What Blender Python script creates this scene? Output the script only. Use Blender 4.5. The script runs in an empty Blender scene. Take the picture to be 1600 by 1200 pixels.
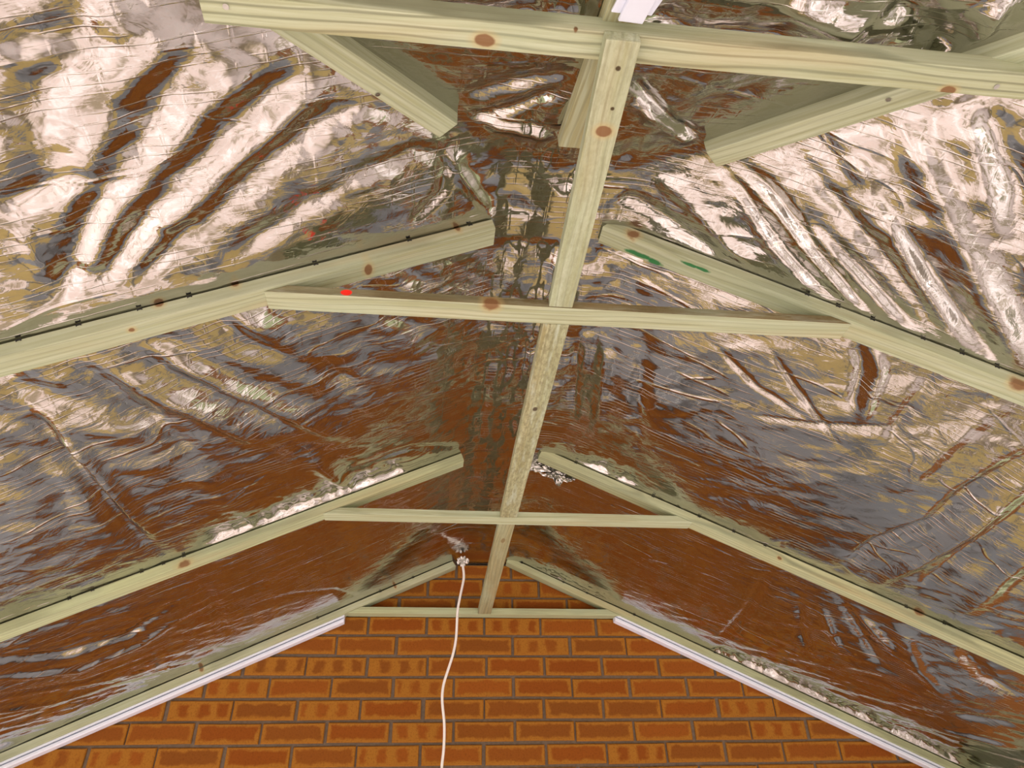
import bpy, bmesh, math, random
import numpy as np
from mathutils import Vector, Matrix

random.seed(7); rng = np.random.default_rng(11)
scene = bpy.context.scene
COL = scene.collection
# ---------------------------------------------------------------- camera
FPX = 1085.07
PITCH, YAW, ROLL = math.radians(33.996), math.radians(7.156), math.radians(-1.498)
CAM = np.array([-0.2206, -2.793, 1.6])
_cy, _sy, _cp, _sp = math.cos(YAW), math.sin(YAW), math.cos(PITCH), math.sin(PITCH)
FW = np.array([_sy*_cp, _cy*_cp, _sp]); R0 = np.array([_cy, -_sy, 0.0]); U0 = np.cross(R0, FW)
RT = math.cos(ROLL)*R0 + math.sin(ROLL)*U0; UP = -math.sin(ROLL)*R0 + math.cos(ROLL)*U0
cam_data = bpy.data.cameras.new('camera'); cam = bpy.data.objects.new('camera', cam_data); COL.objects.link(cam)
cam_data.sensor_width = 36.0; cam_data.lens = 36.0*FPX/1600.0; cam_data.clip_start = 0.02
cam.matrix_world = Matrix([[RT[0], UP[0], -FW[0], CAM[0]], [RT[1], UP[1], -FW[1], CAM[1]], [RT[2], UP[2], -FW[2], CAM[2]], [0, 0, 0, 1]])
scene.camera = cam
# ---------------------------------------------------------------- world, sun, exposure
w = bpy.data.worlds.new('sky'); scene.world = w; w.use_nodes = True
bg = w.node_tree.nodes['Background']; bg.inputs['Color'].default_value = (0.95, 0.98, 1.0, 1); bg.inputs['Strength'].default_value = 1.5
sun_d = bpy.data.lights.new('sun', 'SUN'); sun_d.energy = 3.8; sun_d.angle = math.radians(2.0); sun_d.color = (1.0, 0.985, 0.97)
sun = bpy.data.objects.new('sun', sun_d); COL.objects.link(sun)
sun.rotation_euler = Vector((0.80, 0.06, -0.50)).to_track_quat('-Z', 'Y').to_euler()
scene.view_settings.view_transform = 'Standard'; scene.view_settings.look = 'None'
scene.view_settings.gamma = 1.0; scene.view_settings.use_curve_mapping = False
scene.view_settings.exposure = 1.27

# ---------------------------------------------------------------- measured roof frame (metres; ridge over x = 0, wall face at y = 0)
M = 0.462                       # roof slope
ZF, ZU = 2.650, 2.621           # top (foil) line and underside line of the rafters, extended to the ridge
ZRIDGE = 2.592                  # flat foil strip under the ridge
Y2, Y3, Y4 = -1.8905, -0.9786, -0.05
TH = 0.0435
YHIP = -1.905                   # apex of the hip in plan
EAVE = 1.86
YFRONT = YHIP - EAVE

def ray(px, py): return FW*FPX + RT*(px-800) - UP*(py-600)
def at_y(px, py, y): d = ray(px, py); return CAM + d*((y-CAM[1])/d[1])
def at_z(px, py, z): d = ray(px, py); return CAM + d*((z-CAM[2])/d[2])
def on_slope(px, py, side, z0=ZF):
    d = ray(px, py); t = (z0-CAM[2]-M*side*CAM[0])/(d[2]+M*side*d[0]); return CAM + d*t
def on_hip(px, py):
    d = ray(px, py); t = (ZF - M*(YHIP-CAM[1]) - CAM[2])/(d[2]-M*d[1]); return CAM + d*t

# ---------------------------------------------------------------- helpers
def tag(o, label=None, cat=None, group=None, kind=None):
    if label: o['label'] = label
    if cat: o['category'] = cat
    if group: o['group'] = group
    if kind: o['kind'] = kind
    return o
def empty(name, loc):
    o = bpy.data.objects.new(name, None); COL.objects.link(o); o.location = loc; o.empty_display_size = 0.05; return o
def link(name, me, mat, parent=None, mw=None):
    o = bpy.data.objects.new(name, me); COL.objects.link(o)
    if mat and not me.materials: me.materials.append(mat)
    if parent:
        o.parent = parent; o.matrix_parent_inverse = Matrix.Translation(-Vector(parent.location))
    if mw is not None: o.matrix_basis = mw
    return o
def frame(origin, xdir, zhint=(0, 0, 1)):
    x = Vector(xdir).normalized(); z = Vector(zhint); y = z.cross(x).normalized(); z = x.cross(y)
    m = Matrix((x, y, z)).transposed().to_4x4(); m.translation = Vector(origin); return m
HEX = [(0, 3, 2, 1), (4, 5, 6, 7), (0, 1, 5, 4), (1, 2, 6, 5), (2, 3, 7, 6), (3, 0, 4, 7)]
def hexa(name, c, mat, parent=None, bev=0.0016, segs=14, zhint=(0, 0, 1), warp=0.0):
    """a sawn length of timber from eight corners: 0-3 one end, 4-7 the other; local X runs along its length"""
    c = [Vector(p) for p in c]
    a = sum(c[:4], Vector())/4; b = sum(c[4:], Vector())/4
    mw = frame((a+b)/2, b-a, zhint); inv = mw.inverted()
    bm = bmesh.new(); v = [bm.verts.new(inv @ p) for p in c]
    for f in HEX: bm.faces.new([v[i] for i in f])
    bmesh.ops.recalc_face_normals(bm, faces=bm.faces)
    bmesh.ops.bevel(bm, geom=list(bm.edges), offset=bev, segments=2, profile=0.6, affect='EDGES')
    me = bpy.data.meshes.new(name); bm.to_mesh(me); bm.free()
    return link(name, me, mat, parent, mw)

def nodes(name):
    m = bpy.data.materials.new(name); m.use_nodes = True; nt = m.node_tree
    return m, nt, nt.nodes['Principled BSDF']
def N(nt, typ, **kw):
    n = nt.nodes.new(typ)
    for k, v in kw.items():
        if k in n.inputs: n.inputs[k].default_value = v
        else: setattr(n, k, v)
    return n
def L(nt, a, b): nt.links.new(a, b)
def ramp(nt, fac, stops, interp='LINEAR'):
    r = nt.nodes.new('ShaderNodeValToRGB'); r.color_ramp.interpolation = interp
    el = r.color_ramp.elements
    while len(el) < len(stops): el.new(0.5)
    for e, (p, c) in zip(el, stops): e.position = p; e.color = (*c, 1)
    L(nt, fac, r.inputs['Fac']); return r.outputs['Color']
def mix(nt, fac, a, b, mode='MIX'):
    n = nt.nodes.new('ShaderNodeMix'); n.data_type = 'RGBA'; n.blend_type = mode
    for s, v in ((0, fac), (6, a), (7, b)):
        if isinstance(v, (int, float)): n.inputs[s].default_value = v
        elif isinstance(v, tuple): n.inputs[s].default_value = (*v, 1)
        else: L(nt, v, n.inputs[s])
    return n.outputs[2]
def math_(nt, op, a, b=None, clamp=False):
    n = nt.nodes.new('ShaderNodeMath'); n.operation = op; n.use_clamp = clamp
    for i, v in enumerate((a, b)):
        if v is None: continue
        if isinstance(v, (int, float)): n.inputs[i].default_value = v
        else: L(nt, v, n.inputs[i])
    return n.outputs[0]
def mapping(nt, vec, scale=(1, 1, 1), loc=(0, 0, 0), rot=(0, 0, 0)):
    n = nt.nodes.new('ShaderNodeMapping'); n.inputs['Scale'].default_value = scale; n.inputs['Location'].default_value = loc; n.inputs['Rotation'].default_value = rot
    L(nt, vec, n.inputs['Vector']); return n.outputs['Vector']

# ---------------------------------------------------------------- materials
KNOT = (0.17, 0.065, 0.022)
def wood(name, seed=0.0, light=(0.478, 0.522, 0.365), dark=(0.358, 0.384, 0.225), marks=(), weather=0.0, ring=0.35):
    """pale green treated softwood; marks = (x, y, z, rx, ryz, colour, ragged) in the timber's own frame"""
    m, nt, bs = nodes(name)
    tc = nt.nodes.new('ShaderNodeTexCoord'); ob = tc.outputs['Object']
    warpn = N(nt, 'ShaderNodeTexNoise', Scale=1.0, Detail=2.0); L(nt, mapping(nt, ob, (2.2, 9, 9), (seed, seed*2, 0)), warpn.inputs['Vector'])
    add = nt.nodes.new('ShaderNodeVectorMath'); add.operation = 'MULTIPLY_ADD'
    L(nt, warpn.outputs['Color'], add.inputs[0]); add.inputs[1].default_value = (0.0, 0.035, 0.035); L(nt, ob, add.inputs[2])
    g1 = N(nt, 'ShaderNodeTexNoise', Scale=1.0, Detail=3.0, Roughness=0.6); L(nt, mapping(nt, add.outputs[0], (2.0, 110, 110), (seed, 0, seed)), g1.inputs['Vector'])
    g2 = N(nt, 'ShaderNodeTexNoise', Scale=1.0, Detail=4.0); L(nt, mapping(nt, ob, (9, 420, 420), (0, seed, 0)), g2.inputs['Vector'])
    wv = N(nt, 'ShaderNodeTexWave', Scale=26.0, Distortion=3.0, Detail=2.0); wv.inputs['Detail Scale'].default_value = 0.7; wv.bands_direction = 'Y'
    L(nt, mapping(nt, add.outputs[0], (0.25, 1, 1.3), (0, seed, 0)), wv.inputs['Vector'])
    c = mix(nt, ramp(nt, g1.outputs['Fac'], [(0.35, (0, 0, 0)), (0.65, (1, 1, 1))]), dark, light)
    c = mix(nt, math_(nt, 'MULTIPLY', ramp(nt, wv.outputs['Fac'], [(0.0, (1, 1, 1)), (0.28, (0, 0, 0))]), ring), c, tuple(v*0.5 for v in dark))
    c = mix(nt, math_(nt, 'MULTIPLY', ramp(nt, g2.outputs['Fac'], [(0.3, (1, 1, 1)), (0.5, (0, 0, 0))]), 0.22), c, tuple(v*0.6 for v in dark))
    big = N(nt, 'ShaderNodeTexNoise', Scale=1.0, Detail=3.0); L(nt, mapping(nt, ob, (3.5, 14, 14), (seed*3, 0, 0)), big.inputs['Vector'])
    c = mix(nt, math_(nt, 'MULTIPLY', ramp(nt, big.outputs['Fac'], [(0.45, (0, 0, 0)), (0.7, (1, 1, 1))]), 0.40), c, (0.40, 0.49, 0.34))
    tan = N(nt, 'ShaderNodeTexNoise', Scale=1.0, Detail=2.0); L(nt, mapping(nt, ob, (2.5, 22, 22), (0, 0, seed*5)), tan.inputs['Vector'])
    c = mix(nt, math_(nt, 'MULTIPLY', ramp(nt, tan.outputs['Fac'], [(0.55, (0, 0, 0)), (0.72, (1, 1, 1))]), 0.28), c, (0.44, 0.31, 0.14))
    if weather:
        sp = N(nt, 'ShaderNodeTexNoise', Scale=1.0, Detail=6.0, Roughness=0.75); L(nt, mapping(nt, ob, (60, 160, 160), (seed, 0, 0)), sp.inputs['Vector'])
        c = mix(nt, math_(nt, 'MULTIPLY', ramp(nt, sp.outputs['Fac'], [(0.42, (1, 1, 1)), (0.56, (0, 0, 0))]), weather), c, (0.20, 0.19, 0.10))
        sp2 = N(nt, 'ShaderNodeTexNoise', Scale=1.0, Detail=5.0, Roughness=0.7); L(nt, mapping(nt, ob, (8, 60, 60), (0, seed, 0)), sp2.inputs['Vector'])
        c = mix(nt, math_(nt, 'MULTIPLY', ramp(nt, sp2.outputs['Fac'], [(0.52, (0, 0, 0)), (0.66, (1, 1, 1))]), weather*0.8), c, (0.50, 0.58, 0.47))
    rag = N(nt, 'ShaderNodeTexNoise', Scale=70.0, Detail=3.0); L(nt, ob, rag.inputs['Vector'])
    for (x, y, z, rx, ryz, colr, ragged) in marks:
        mp = mapping(nt, ob, (1/rx, 1/ryz, 1/ryz), (-x/rx, -y/ryz, -z/ryz))
        ln = nt.nodes.new('ShaderNodeVectorMath'); ln.operation = 'LENGTH'; L(nt, mp, ln.inputs[0])
        d = math_(nt, 'ADD', ln.outputs['Value'], math_(nt, 'MULTIPLY', math_(nt, 'SUBTRACT', rag.outputs['Fac'], 0.5), ragged*4))
        soft = 0.25 if ragged > 0.2 else 0.12
        if colr == KNOT:
            halo = N(nt, 'ShaderNodeMapRange'); halo.inputs['From Min'].default_value = 1.0; halo.inputs['From Max'].default_value = 1.9; halo.inputs['To Min'].default_value = 0.5; halo.inputs['To Max'].default_value = 0.0
            L(nt, d, halo.inputs['Value']); c = mix(nt, halo.outputs[0], c, (0.48, 0.36, 0.15))
        mr = N(nt, 'ShaderNodeMapRange'); mr.inputs['From Min'].default_value = 1.0-soft; mr.inputs['From Max'].default_value = 1.0+soft; mr.inputs['To Min'].default_value = 0.95 if colr not in (KNOT,) else 0.82; mr.inputs['To Max'].default_value = 0.0
        L(nt, d, mr.inputs['Value']); c = mix(nt, mr.outputs[0], c, colr)
    L(nt, c, bs.inputs['Base Color']); bs.inputs['Roughness'].default_value = 0.72; bs.inputs['Specular IOR Level'].default_value = 0.25
    bp = N(nt, 'ShaderNodeBump', Strength=0.25, Distance=0.002); L(nt, math_(nt, 'ADD', g1.outputs['Fac'], g2.outputs['Fac']), bp.inputs['Height']); L(nt, bp.outputs['Normal'], bs.inputs['Normal'])
    return m

def foil_material():
    m, nt, bs = nodes('silver_foil')
    tc = nt.nodes.new('ShaderNodeTexCoord'); ob = tc.outputs['Object']
    wn = N(nt, 'ShaderNodeTexNoise', Scale=9.0, Detail=3.0); L(nt, ob, wn.inputs['Vector'])
    wa = nt.nodes.new('ShaderNodeVectorMath'); wa.operation = 'MULTIPLY_ADD'; L(nt, wn.outputs['Color'], wa.inputs[0]); wa.inputs[1].default_value = (0.10, 0.10, 0.10); L(nt, ob, wa.inputs[2])
    vor = N(nt, 'ShaderNodeTexVoronoi', Scale=15.0); vor.feature = 'F1'; L(nt, mapping(nt, wa.outputs[0], (1, 1, 0.4)), vor.inputs['Vector'])
    ns = N(nt, 'ShaderNodeTexNoise', Scale=15.0, Detail=4.0, Roughness=0.5); ns.inputs['Distortion'].default_value = 0.8; L(nt, mapping(nt, ob, (1, 1.5, 1)), ns.inputs['Vector'])
    area = N(nt, 'ShaderNodeTexNoise', Scale=2.4, Detail=2.0); L(nt, ob, area.inputs['Vector'])
    # stretched flat and mirror-like next to the wall, more handled and crinkled away from it
    sep = nt.nodes.new('ShaderNodeSeparateXYZ'); L(nt, tc.outputs['Object'], sep.inputs[0])
    far = N(nt, 'ShaderNodeMapRange'); far.inputs['From Min'].default_value = 0.0; far.inputs['From Max'].default_value = -0.65; far.inputs['To Min'].default_value = 0.22; far.inputs['To Max'].default_value = 1.0; L(nt, sep.outputs['Y'], far.inputs['Value'])
    sd = N(nt, 'ShaderNodeMapRange'); sd.inputs['From Min'].default_value = 0.5; sd.inputs['From Max'].default_value = 1.0; sd.inputs['To Min'].default_value = 0.0; sd.inputs['To Max'].default_value = 0.65; L(nt, math_(nt, 'ABSOLUTE', sep.outputs['X']), sd.inputs['Value'])
    farv = math_(nt, 'MAXIMUM', far.outputs[0], sd.outputs[0])
    am = math_(nt, 'MULTIPLY', ramp(nt, area.outputs['Fac'], [(0.36, (0.18,)*3), (0.64, (1, 1, 1))]), farv)
    sx = N(nt, 'ShaderNodeTexWave', Scale=25.0, Distortion=0.7, Detail=3.0); sx.bands_direction = 'Y'; sx.inputs['Detail Scale'].default_value = 1.2; L(nt, mapping(nt, ob, (1, 1, 1), (0, 0, 0), (0, 0, 0.03)), sx.inputs['Vector'])
    sy = N(nt, 'ShaderNodeTexWave', Scale=9.0, Distortion=0.8, Detail=2.0); sy.bands_direction = 'X'; L(nt, ob, sy.inputs['Vector'])
    brk = N(nt, 'ShaderNodeTexNoise', Scale=9.0, Detail=4.0); L(nt, mapping(nt, ob, (1, 4, 1)), brk.inputs['Vector'])
    bk = math_(nt, 'MULTIPLY', ramp(nt, brk.outputs['Fac'], [(0.46, (0, 0, 0)), (0.60, (1, 1, 1))]), farv)
    sl = math_(nt, 'ADD', ramp(nt, sx.outputs['Fac'], [(0.0, (1, 1, 1)), (0.10, (0, 0, 0))]), math_(nt, 'MULTIPLY', ramp(nt, sy.outputs['Fac'], [(0.0, (1, 1, 1)), (0.06, (0, 0, 0))]), 0.7))
    # long thin handling creases
    cr = 0.0
    for sc, rot in ((3.2, 0.6), (4.1, -0.9), (3.6, 1.5)):
        c1 = N(nt, 'ShaderNodeTexNoise', Scale=sc, Detail=1.0); L(nt, mapping(nt, ob, (0.45, 1.6, 1), (sc, 0, 0), (0, 0, rot)), c1.inputs['Vector'])
        k1 = ramp(nt, math_(nt, 'ABSOLUTE', math_(nt, 'SUBTRACT', c1.outputs['Fac'], 0.5)), [(0.0, (1, 1, 1)), (0.013, (0, 0, 0))])
        c2 = N(nt, 'ShaderNodeTexNoise', Scale=5.0, Detail=1.0); L(nt, mapping(nt, ob, (1, 1, 1), (sc*3, sc, 0)), c2.inputs['Vector'])
        k1 = math_(nt, 'MULTIPLY', k1, ramp(nt, c2.outputs['Fac'], [(0.50, (0, 0, 0)), (0.60, (1, 1, 1))]))
        cr = k1 if cr == 0.0 else math_(nt, 'ADD', cr, k1)
    h = math_(nt, 'ADD', math_(nt, 'MULTIPLY', ns.outputs['Fac'], am), math_(nt, 'MULTIPLY', math_(nt, 'MULTIPLY', vor.outputs['Distance'], am), 0.75))
    h = math_(nt, 'ADD', h, math_(nt, 'MULTIPLY', math_(nt, 'MULTIPLY', sl, bk), 0.08))
    h = math_(nt, 'ADD', h, math_(nt, 'MULTIPLY', math_(nt, 'MULTIPLY', cr, farv), 0.22))
    bp = N(nt, 'ShaderNodeBump', Strength=0.62, Distance=0.0065); L(nt, h, bp.inputs['Height']); L(nt, bp.outputs['Normal'], bs.inputs['Normal'])
    bs.inputs['Base Color'].default_value = (0.555, 0.545, 0.515, 1); bs.inputs['Metallic'].default_value = 1.0
    bs.inputs['Specular Tint'].default_value = (1, 1, 1, 1)
    L(nt, ramp(nt, area.outputs['Fac'], [(0.35, (0.08,)*3), (0.7, (0.15,)*3)]), bs.inputs['Roughness'])
    return m
FOIL = foil_material()

def brick_material():
    m, nt, bs = nodes('orange_brick')
    tc = nt.nodes.new('ShaderNodeTexCoord'); oi = nt.nodes.new('ShaderNodeObjectInfo'); geo = nt.nodes.new('ShaderNodeNewGeometry')
    sep = nt.nodes.new('ShaderNodeSeparateXYZ'); L(nt, tc.outputs['Generated'], sep.inputs[0])
    rnd = oi.outputs['Random']
    offs = nt.nodes.new('ShaderNodeCombineXYZ'); L(nt, math_(nt, 'MULTIPLY', rnd, 91.0), offs.inputs[0]); L(nt, math_(nt, 'MULTIPLY', rnd, 37.0), offs.inputs[2])
    addv = nt.nodes.new('ShaderNodeVectorMath'); L(nt, tc.outputs['Object'], addv.inputs[0]); L(nt, offs.outputs[0], addv.inputs[1])
    n1 = N(nt, 'ShaderNodeTexNoise', Scale=22.0, Detail=4.0, Roughness=0.65); L(nt, addv.outputs[0], n1.inputs['Vector'])
    n2 = N(nt, 'ShaderNodeTexNoise', Scale=150.0, Detail=4.0, Roughness=0.7); L(nt, addv.outputs[0], n2.inputs['Vector'])
    # fired centre: darker red patch, buff margin
    ex = math_(nt, 'MINIMUM', sep.outputs['X'], math_(nt, 'SUBTRACT', 1.0, sep.outputs['X']))
    ez = math_(nt, 'MINIMUM', sep.outputs['Z'], math_(nt, 'SUBTRACT', 1.0, sep.outputs['Z']))
    e = math_(nt, 'MINIMUM', math_(nt, 'MULTIPLY', ex, 3.0), ez)
    e = math_(nt, 'ADD', e, math_(nt, 'MULTIPLY', math_(nt, 'SUBTRACT', n1.outputs['Fac'], 0.5), 0.55))
    centre = N(nt, 'ShaderNodeMapRange'); centre.inputs['From Min'].default_value = 0.12; centre.inputs['From Max'].default_value = 0.24; L(nt, e, centre.inputs['Value'])
    # kiln bands: on some bricks the centre breaks into upright stripes
    ph = math_(nt, 'ADD', math_(nt, 'MULTIPLY', sep.outputs['X'], 19.0), math_(nt, 'ADD', math_(nt, 'MULTIPLY', rnd, 40.0), math_(nt, 'MULTIPLY', n1.outputs['Fac'], 5.0)))
    band = math_(nt, 'ADD', math_(nt, 'MULTIPLY', math_(nt, 'SINE', ph), 0.9), 0.5, True)
    isb = math_(nt, 'GREATER_THAN', math_(nt, 'FRACT', math_(nt, 'MULTIPLY', rnd, 7.31)), 0.70)
    bandm = math_(nt, 'MAXIMUM', band, math_(nt, 'SUBTRACT', 1.0, isb))
    fac = math_(nt, 'MULTIPLY', centre.outputs[0], bandm)
    hot = ramp(nt, math_(nt, 'FRACT', math_(nt, 'MULTIPLY', rnd, 13.7)), [(0.0, (0.225, 0.060, 0.007)), (0.5, (0.275, 0.080, 0.010)), (1.0, (0.205, 0.068, 0.010))])
    c = mix(nt, fac, (0.335, 0.138, 0.018), hot)
    c = mix(nt, math_(nt, 'MULTIPLY', ramp(nt, n2.outputs['Fac'], [(0.36, (1, 1, 1)), (0.50, (0, 0, 0))]), 0.35), c, (0.12, 0.036, 0.006))
    L(nt, c, bs.inputs['Base Color']); bs.inputs['Roughness'].default_value = 0.88; bs.inputs['Specular IOR Level'].default_value = 0.15
    bp = N(nt, 'ShaderNodeBump', Strength=0.6, Distance=0.003); L(nt, math_(nt, 'ADD', n1.outputs['Fac'], math_(nt, 'MULTIPLY', n2.outputs['Fac'], 0.5)), bp.inputs['Height']); L(nt, bp.outputs['Normal'], bs.inputs['Normal'])
    return m
BRICK = brick_material()

def simple(name, colr, rough=0.6, scale=60.0, var=0.12, bump=0.2, dist=0.002, metal=0.0, spec=0.3):
    m, nt, bs = nodes(name)
    tc = nt.nodes.new('ShaderNodeTexCoord'); n = N(nt, 'ShaderNodeTexNoise', Scale=scale, Detail=4.0); L(nt, tc.outputs['Object'], n.inputs['Vector'])
    L(nt, mix(nt, n.outputs['Fac'], tuple(v*(1-var) for v in colr), tuple(min(1, v*(1+var)) for v in colr)), bs.inputs['Base Color'])
    bs.inputs['Roughness'].default_value = rough; bs.inputs['Metallic'].default_value = metal; bs.inputs['Specular IOR Level'].default_value = spec
    bp = N(nt, 'ShaderNodeBump', Strength=bump, Distance=dist); L(nt, n.outputs['Fac'], bp.inputs['Height']); L(nt, bp.outputs['Normal'], bs.inputs['Normal'])
    return m
MORTAR = simple('grey_mortar', (0.17, 0.128, 0.092), 0.95, 90, 0.3, 0.8, 0.004)
PVC = simple('white_plastic', (0.76, 0.82, 0.95), 0.35, 40, 0.02, 0.03)
CABLE = simple('white_cable', (0.86, 0.84, 0.80), 0.45, 40, 0.03, 0.05)
STEEL = simple('screw_steel', (0.45, 0.44, 0.40), 0.35, 200, 0.2, 0.2, 0.001, 1.0)
BLACK = simple('gap_black', (0.03, 0.03, 0.03), 0.5, 200, 0.2, 0.2, 0.001, 0.6)

def paving_material():
    m, nt, bs = nodes('pink_paving')
    tc = nt.nodes.new('ShaderNodeTexCoord'); ob = tc.outputs['Object']
    SX, SY = 0.35, 0.1
    br = N(nt, 'ShaderNodeTexBrick', Scale=1.0); br.inputs['Brick Width'].default_value = 0.60; br.inputs['Row Height'].default_value = 0.45; br.inputs['Mortar Size'].default_value = 0.008
    br.inputs['Color1'].default_value = (0.60, 0.45, 0.41, 1); br.inputs['Color2'].default_value = (0.60, 0.45, 0.41, 1); br.inputs['Mortar'].default_value = (0.35, 0.33, 0.30, 1)
    L(nt, ob, br.inputs['Vector'])
    n = N(nt, 'ShaderNodeTexNoise', Scale=5.0, Detail=5.0); L(nt, ob, n.inputs['Vector'])
    c = mix(nt, ramp(nt, n.outputs['Fac'], [(0.4, (0, 0, 0)), (0.7, (0.4, 0.4, 0.4))]), br.outputs['Color'], (0.66, 0.58, 0.55))
    st = N(nt, 'ShaderNodeTexNoise', Scale=1.15, Detail=2.0, Roughness=0.45); L(nt, mapping(nt, ob, (1, 1, 1), (SX, SY, 0)), st.inputs['Vector'])
    c = mix(nt, ramp(nt, st.outputs['Fac'], [(0.32, (0.1,)*3), (0.44, (1.0,)*3)]), (0.76, 0.68, 0.67), c)      # pale patches put into the colour for bright reflections in the foil
    c = mix(nt, ramp(nt, st.outputs['Fac'], [(0.52, (0, 0, 0)), (0.62, (0.85,)*3)]), c, (0.20, 0.145, 0.075))      # brown patches put into the colour for darker bronze reflections in the foil
    L(nt, c, bs.inputs['Base Color']); bs.inputs['Roughness'].default_value = 0.85
    return m
def grass_material():
    return simple('lawn_green', (0.13, 0.13, 0.06), 0.95, 30, 0.5, 0.8, 0.03)

# ---------------------------------------------------------------- the setting: ground, gable wall with its bricks
def box_mesh(name, lo, hi):
    bm = bmesh.new(); bmesh.ops.create_cube(bm, size=1.0)
    for v in bm.verts: v.co = Vector([(lo[i]+hi[i])/2 + v.co[i]*(hi[i]-lo[i]) for i in range(3)])
    me = bpy.data.meshes.new(name); bm.to_mesh(me); bm.free(); return me
tag(link('floor', box_mesh('floor', (-7.0, -9.0, -0.12), (7.0, 0.20, 0.0)), paving_material()), 'pink and buff stone paving under the roof', None, None, 'structure')
tag(link('ground', box_mesh('ground', (-40, -40, -0.5), (40, 40, -0.125)), grass_material()), 'lawn around the paved floor', None, None, 'structure')

def roof_z(x): return ZF - M*abs(x)
# mortar body: a gable pentagon with thickness
WXL, WXR = -2.3, 2.3
bm = bmesh.new()
prof = [(WXL, 0.0), (WXR, 0.0), (WXR, roof_z(WXR)-0.004), (0.128, 2.5905), (-0.128, 2.5905), (WXL, roof_z(WXL)-0.004)]
fr = [bm.verts.new((x, 0.009, z)) for x, z in prof]; bk = [bm.verts.new((x, 0.11, z)) for x, z in prof]
bm.faces.new(fr); bm.faces.new(list(reversed(bk)))
for i in range(len(prof)):
    j = (i+1) % len(prof); bm.faces.new((fr[i], bk[i], bk[j], fr[j]))
bmesh.ops.recalc_face_normals(bm, faces=bm.faces)
me = bpy.data.meshes.new('wall_back'); bm.to_mesh(me); bm.free()
WALL = tag(link('wall_back', me, MORTAR), 'gable end wall of orange brick in grey mortar, below the foil roof', None, None, 'structure')

def clip(poly, a, b, c):
    out = []
    for i in range(len(poly)):
        p, q = poly[i], poly[(i+1) % len(poly)]
        fp, fq = a*p[0]+b*p[1]-c, a*q[0]+b*q[1]-c
        if fp <= 0: out.append(p)
        if fp*fq < 0:
            t = fp/(fp-fq); out.append((p[0]+t*(q[0]-p[0]), p[1]+t*(q[1]-p[1])))
    return out
def brick_mesh(poly, seed):
    """front face slightly pillowed with worn arrises; polygon given about its own centre"""
    r = random.Random(seed); n = len(poly)
    bm = bmesh.new(); cx = sum(p[0] for p in poly)/n; cz = sum(p[1] for p in poly)/n
    def ring(ins, y, jit):
        vs = []
        for (x, z) in poly:
            dx, dz = x-cx, z-cz; l = math.hypot(dx, dz) or 1
            ix = ins*(1 if dx > 0 else -1) if abs(dx) > ins else 0; iz = ins*(1 if dz > 0 else -1) if abs(dz) > ins else 0
            vs.append(bm.verts.new((x-ix+r.uniform(-jit, jit), y+r.uniform(-jit, jit)*0.5, z-iz+r.uniform(-jit, jit))))
        return vs
    back = ring(0, 0.030, 0); mid = ring(0.0, 0.0035, 0.0008); front = ring(0.0032, 0.0, 0.0010)
    bm.faces.new(front)
    for A, B in ((front, mid), (mid, back)):
        for i in range(n):
            j = (i+1) % n; bm.faces.new((A[i], A[j], B[j], B[i]))
    bmesh.ops.recalc_face_normals(bm, faces=bm.faces)
    me = bpy.data.meshes.new('brick'); bm.to_mesh(me); bm.free(); me.materials.append(BRICK); return me
rect = [(-0.1075, -0.0325), (0.1075, -0.0325), (0.1075, 0.0325), (-0.1075, 0.0325)]
FULL = [brick_mesh(rect, s) for s in range(8)]
BX, BZ = -0.00508, 2.34141     # a perpend of course 0, and that course's centre
stuff_boxes = []
for r in range(-4, 32):
    zc = BZ - 0.075*r
    if zc < 0.03: continue
    shift = 0.1125 if r % 2 else 0.0
    if r == 2: shift += 0.010
    for k in range(-12, 13):
        xc = BX + shift + 0.1125 + 0.225*k + random.uniform(-0.003, 0.003)
        zz = zc + random.uniform(-0.0015, 0.0015)
        if abs(xc) > 2.15: continue
        lo = xc-0.1075, zz-0.0325; hi = xc+0.1075, zz+0.0325
        poly = [(lo[0], lo[1]), (hi[0], lo[1]), (hi[0], hi[1]), (lo[0], hi[1])]
        lim = 0.006
        poly = clip(poly, M, 1, ZF-lim) if poly else poly
        poly = clip(poly, -M, 1, ZF-lim) if poly else poly
        poly = clip(poly, 0, 1, 2.587) if poly else poly
        if len(poly) < 3: continue
        if abs(sum(poly[i][0]*poly[(i+1) % len(poly)][1]-poly[(i+1) % len(poly)][0]*poly[i][1] for i in range(len(poly))))/2 < 0.0010: continue
        if r >= 9 or abs(xc) > 1.9:
            stuff_boxes.append((lo, hi)); continue
        if len(poly) == 4 and abs(poly[0][0]-lo[0]) < 1e-6 and abs(poly[2][0]-hi[0]) < 1e-6 and abs(poly[2][1]-hi[1]) < 1e-6:
            mesh = random.choice(FULL); c0 = (xc, zz)
        else:
            c0 = (sum(p[0] for p in poly)/len(poly), sum(p[1] for p in poly)/len(poly))
            mesh = brick_mesh([(p[0]-c0[0], p[1]-c0[1]) for p in poly], r*31+k)
        b = bpy.data.objects.new('brick', mesh); COL.objects.link(b); b.parent = WALL
        b.location = (c0[0], random.uniform(-0.0012, 0.0012), c0[1]); b.rotation_euler = (0, random.uniform(-0.006, 0.006), random.uniform(-0.006, 0.006))
vs, fs = [], []
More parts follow.
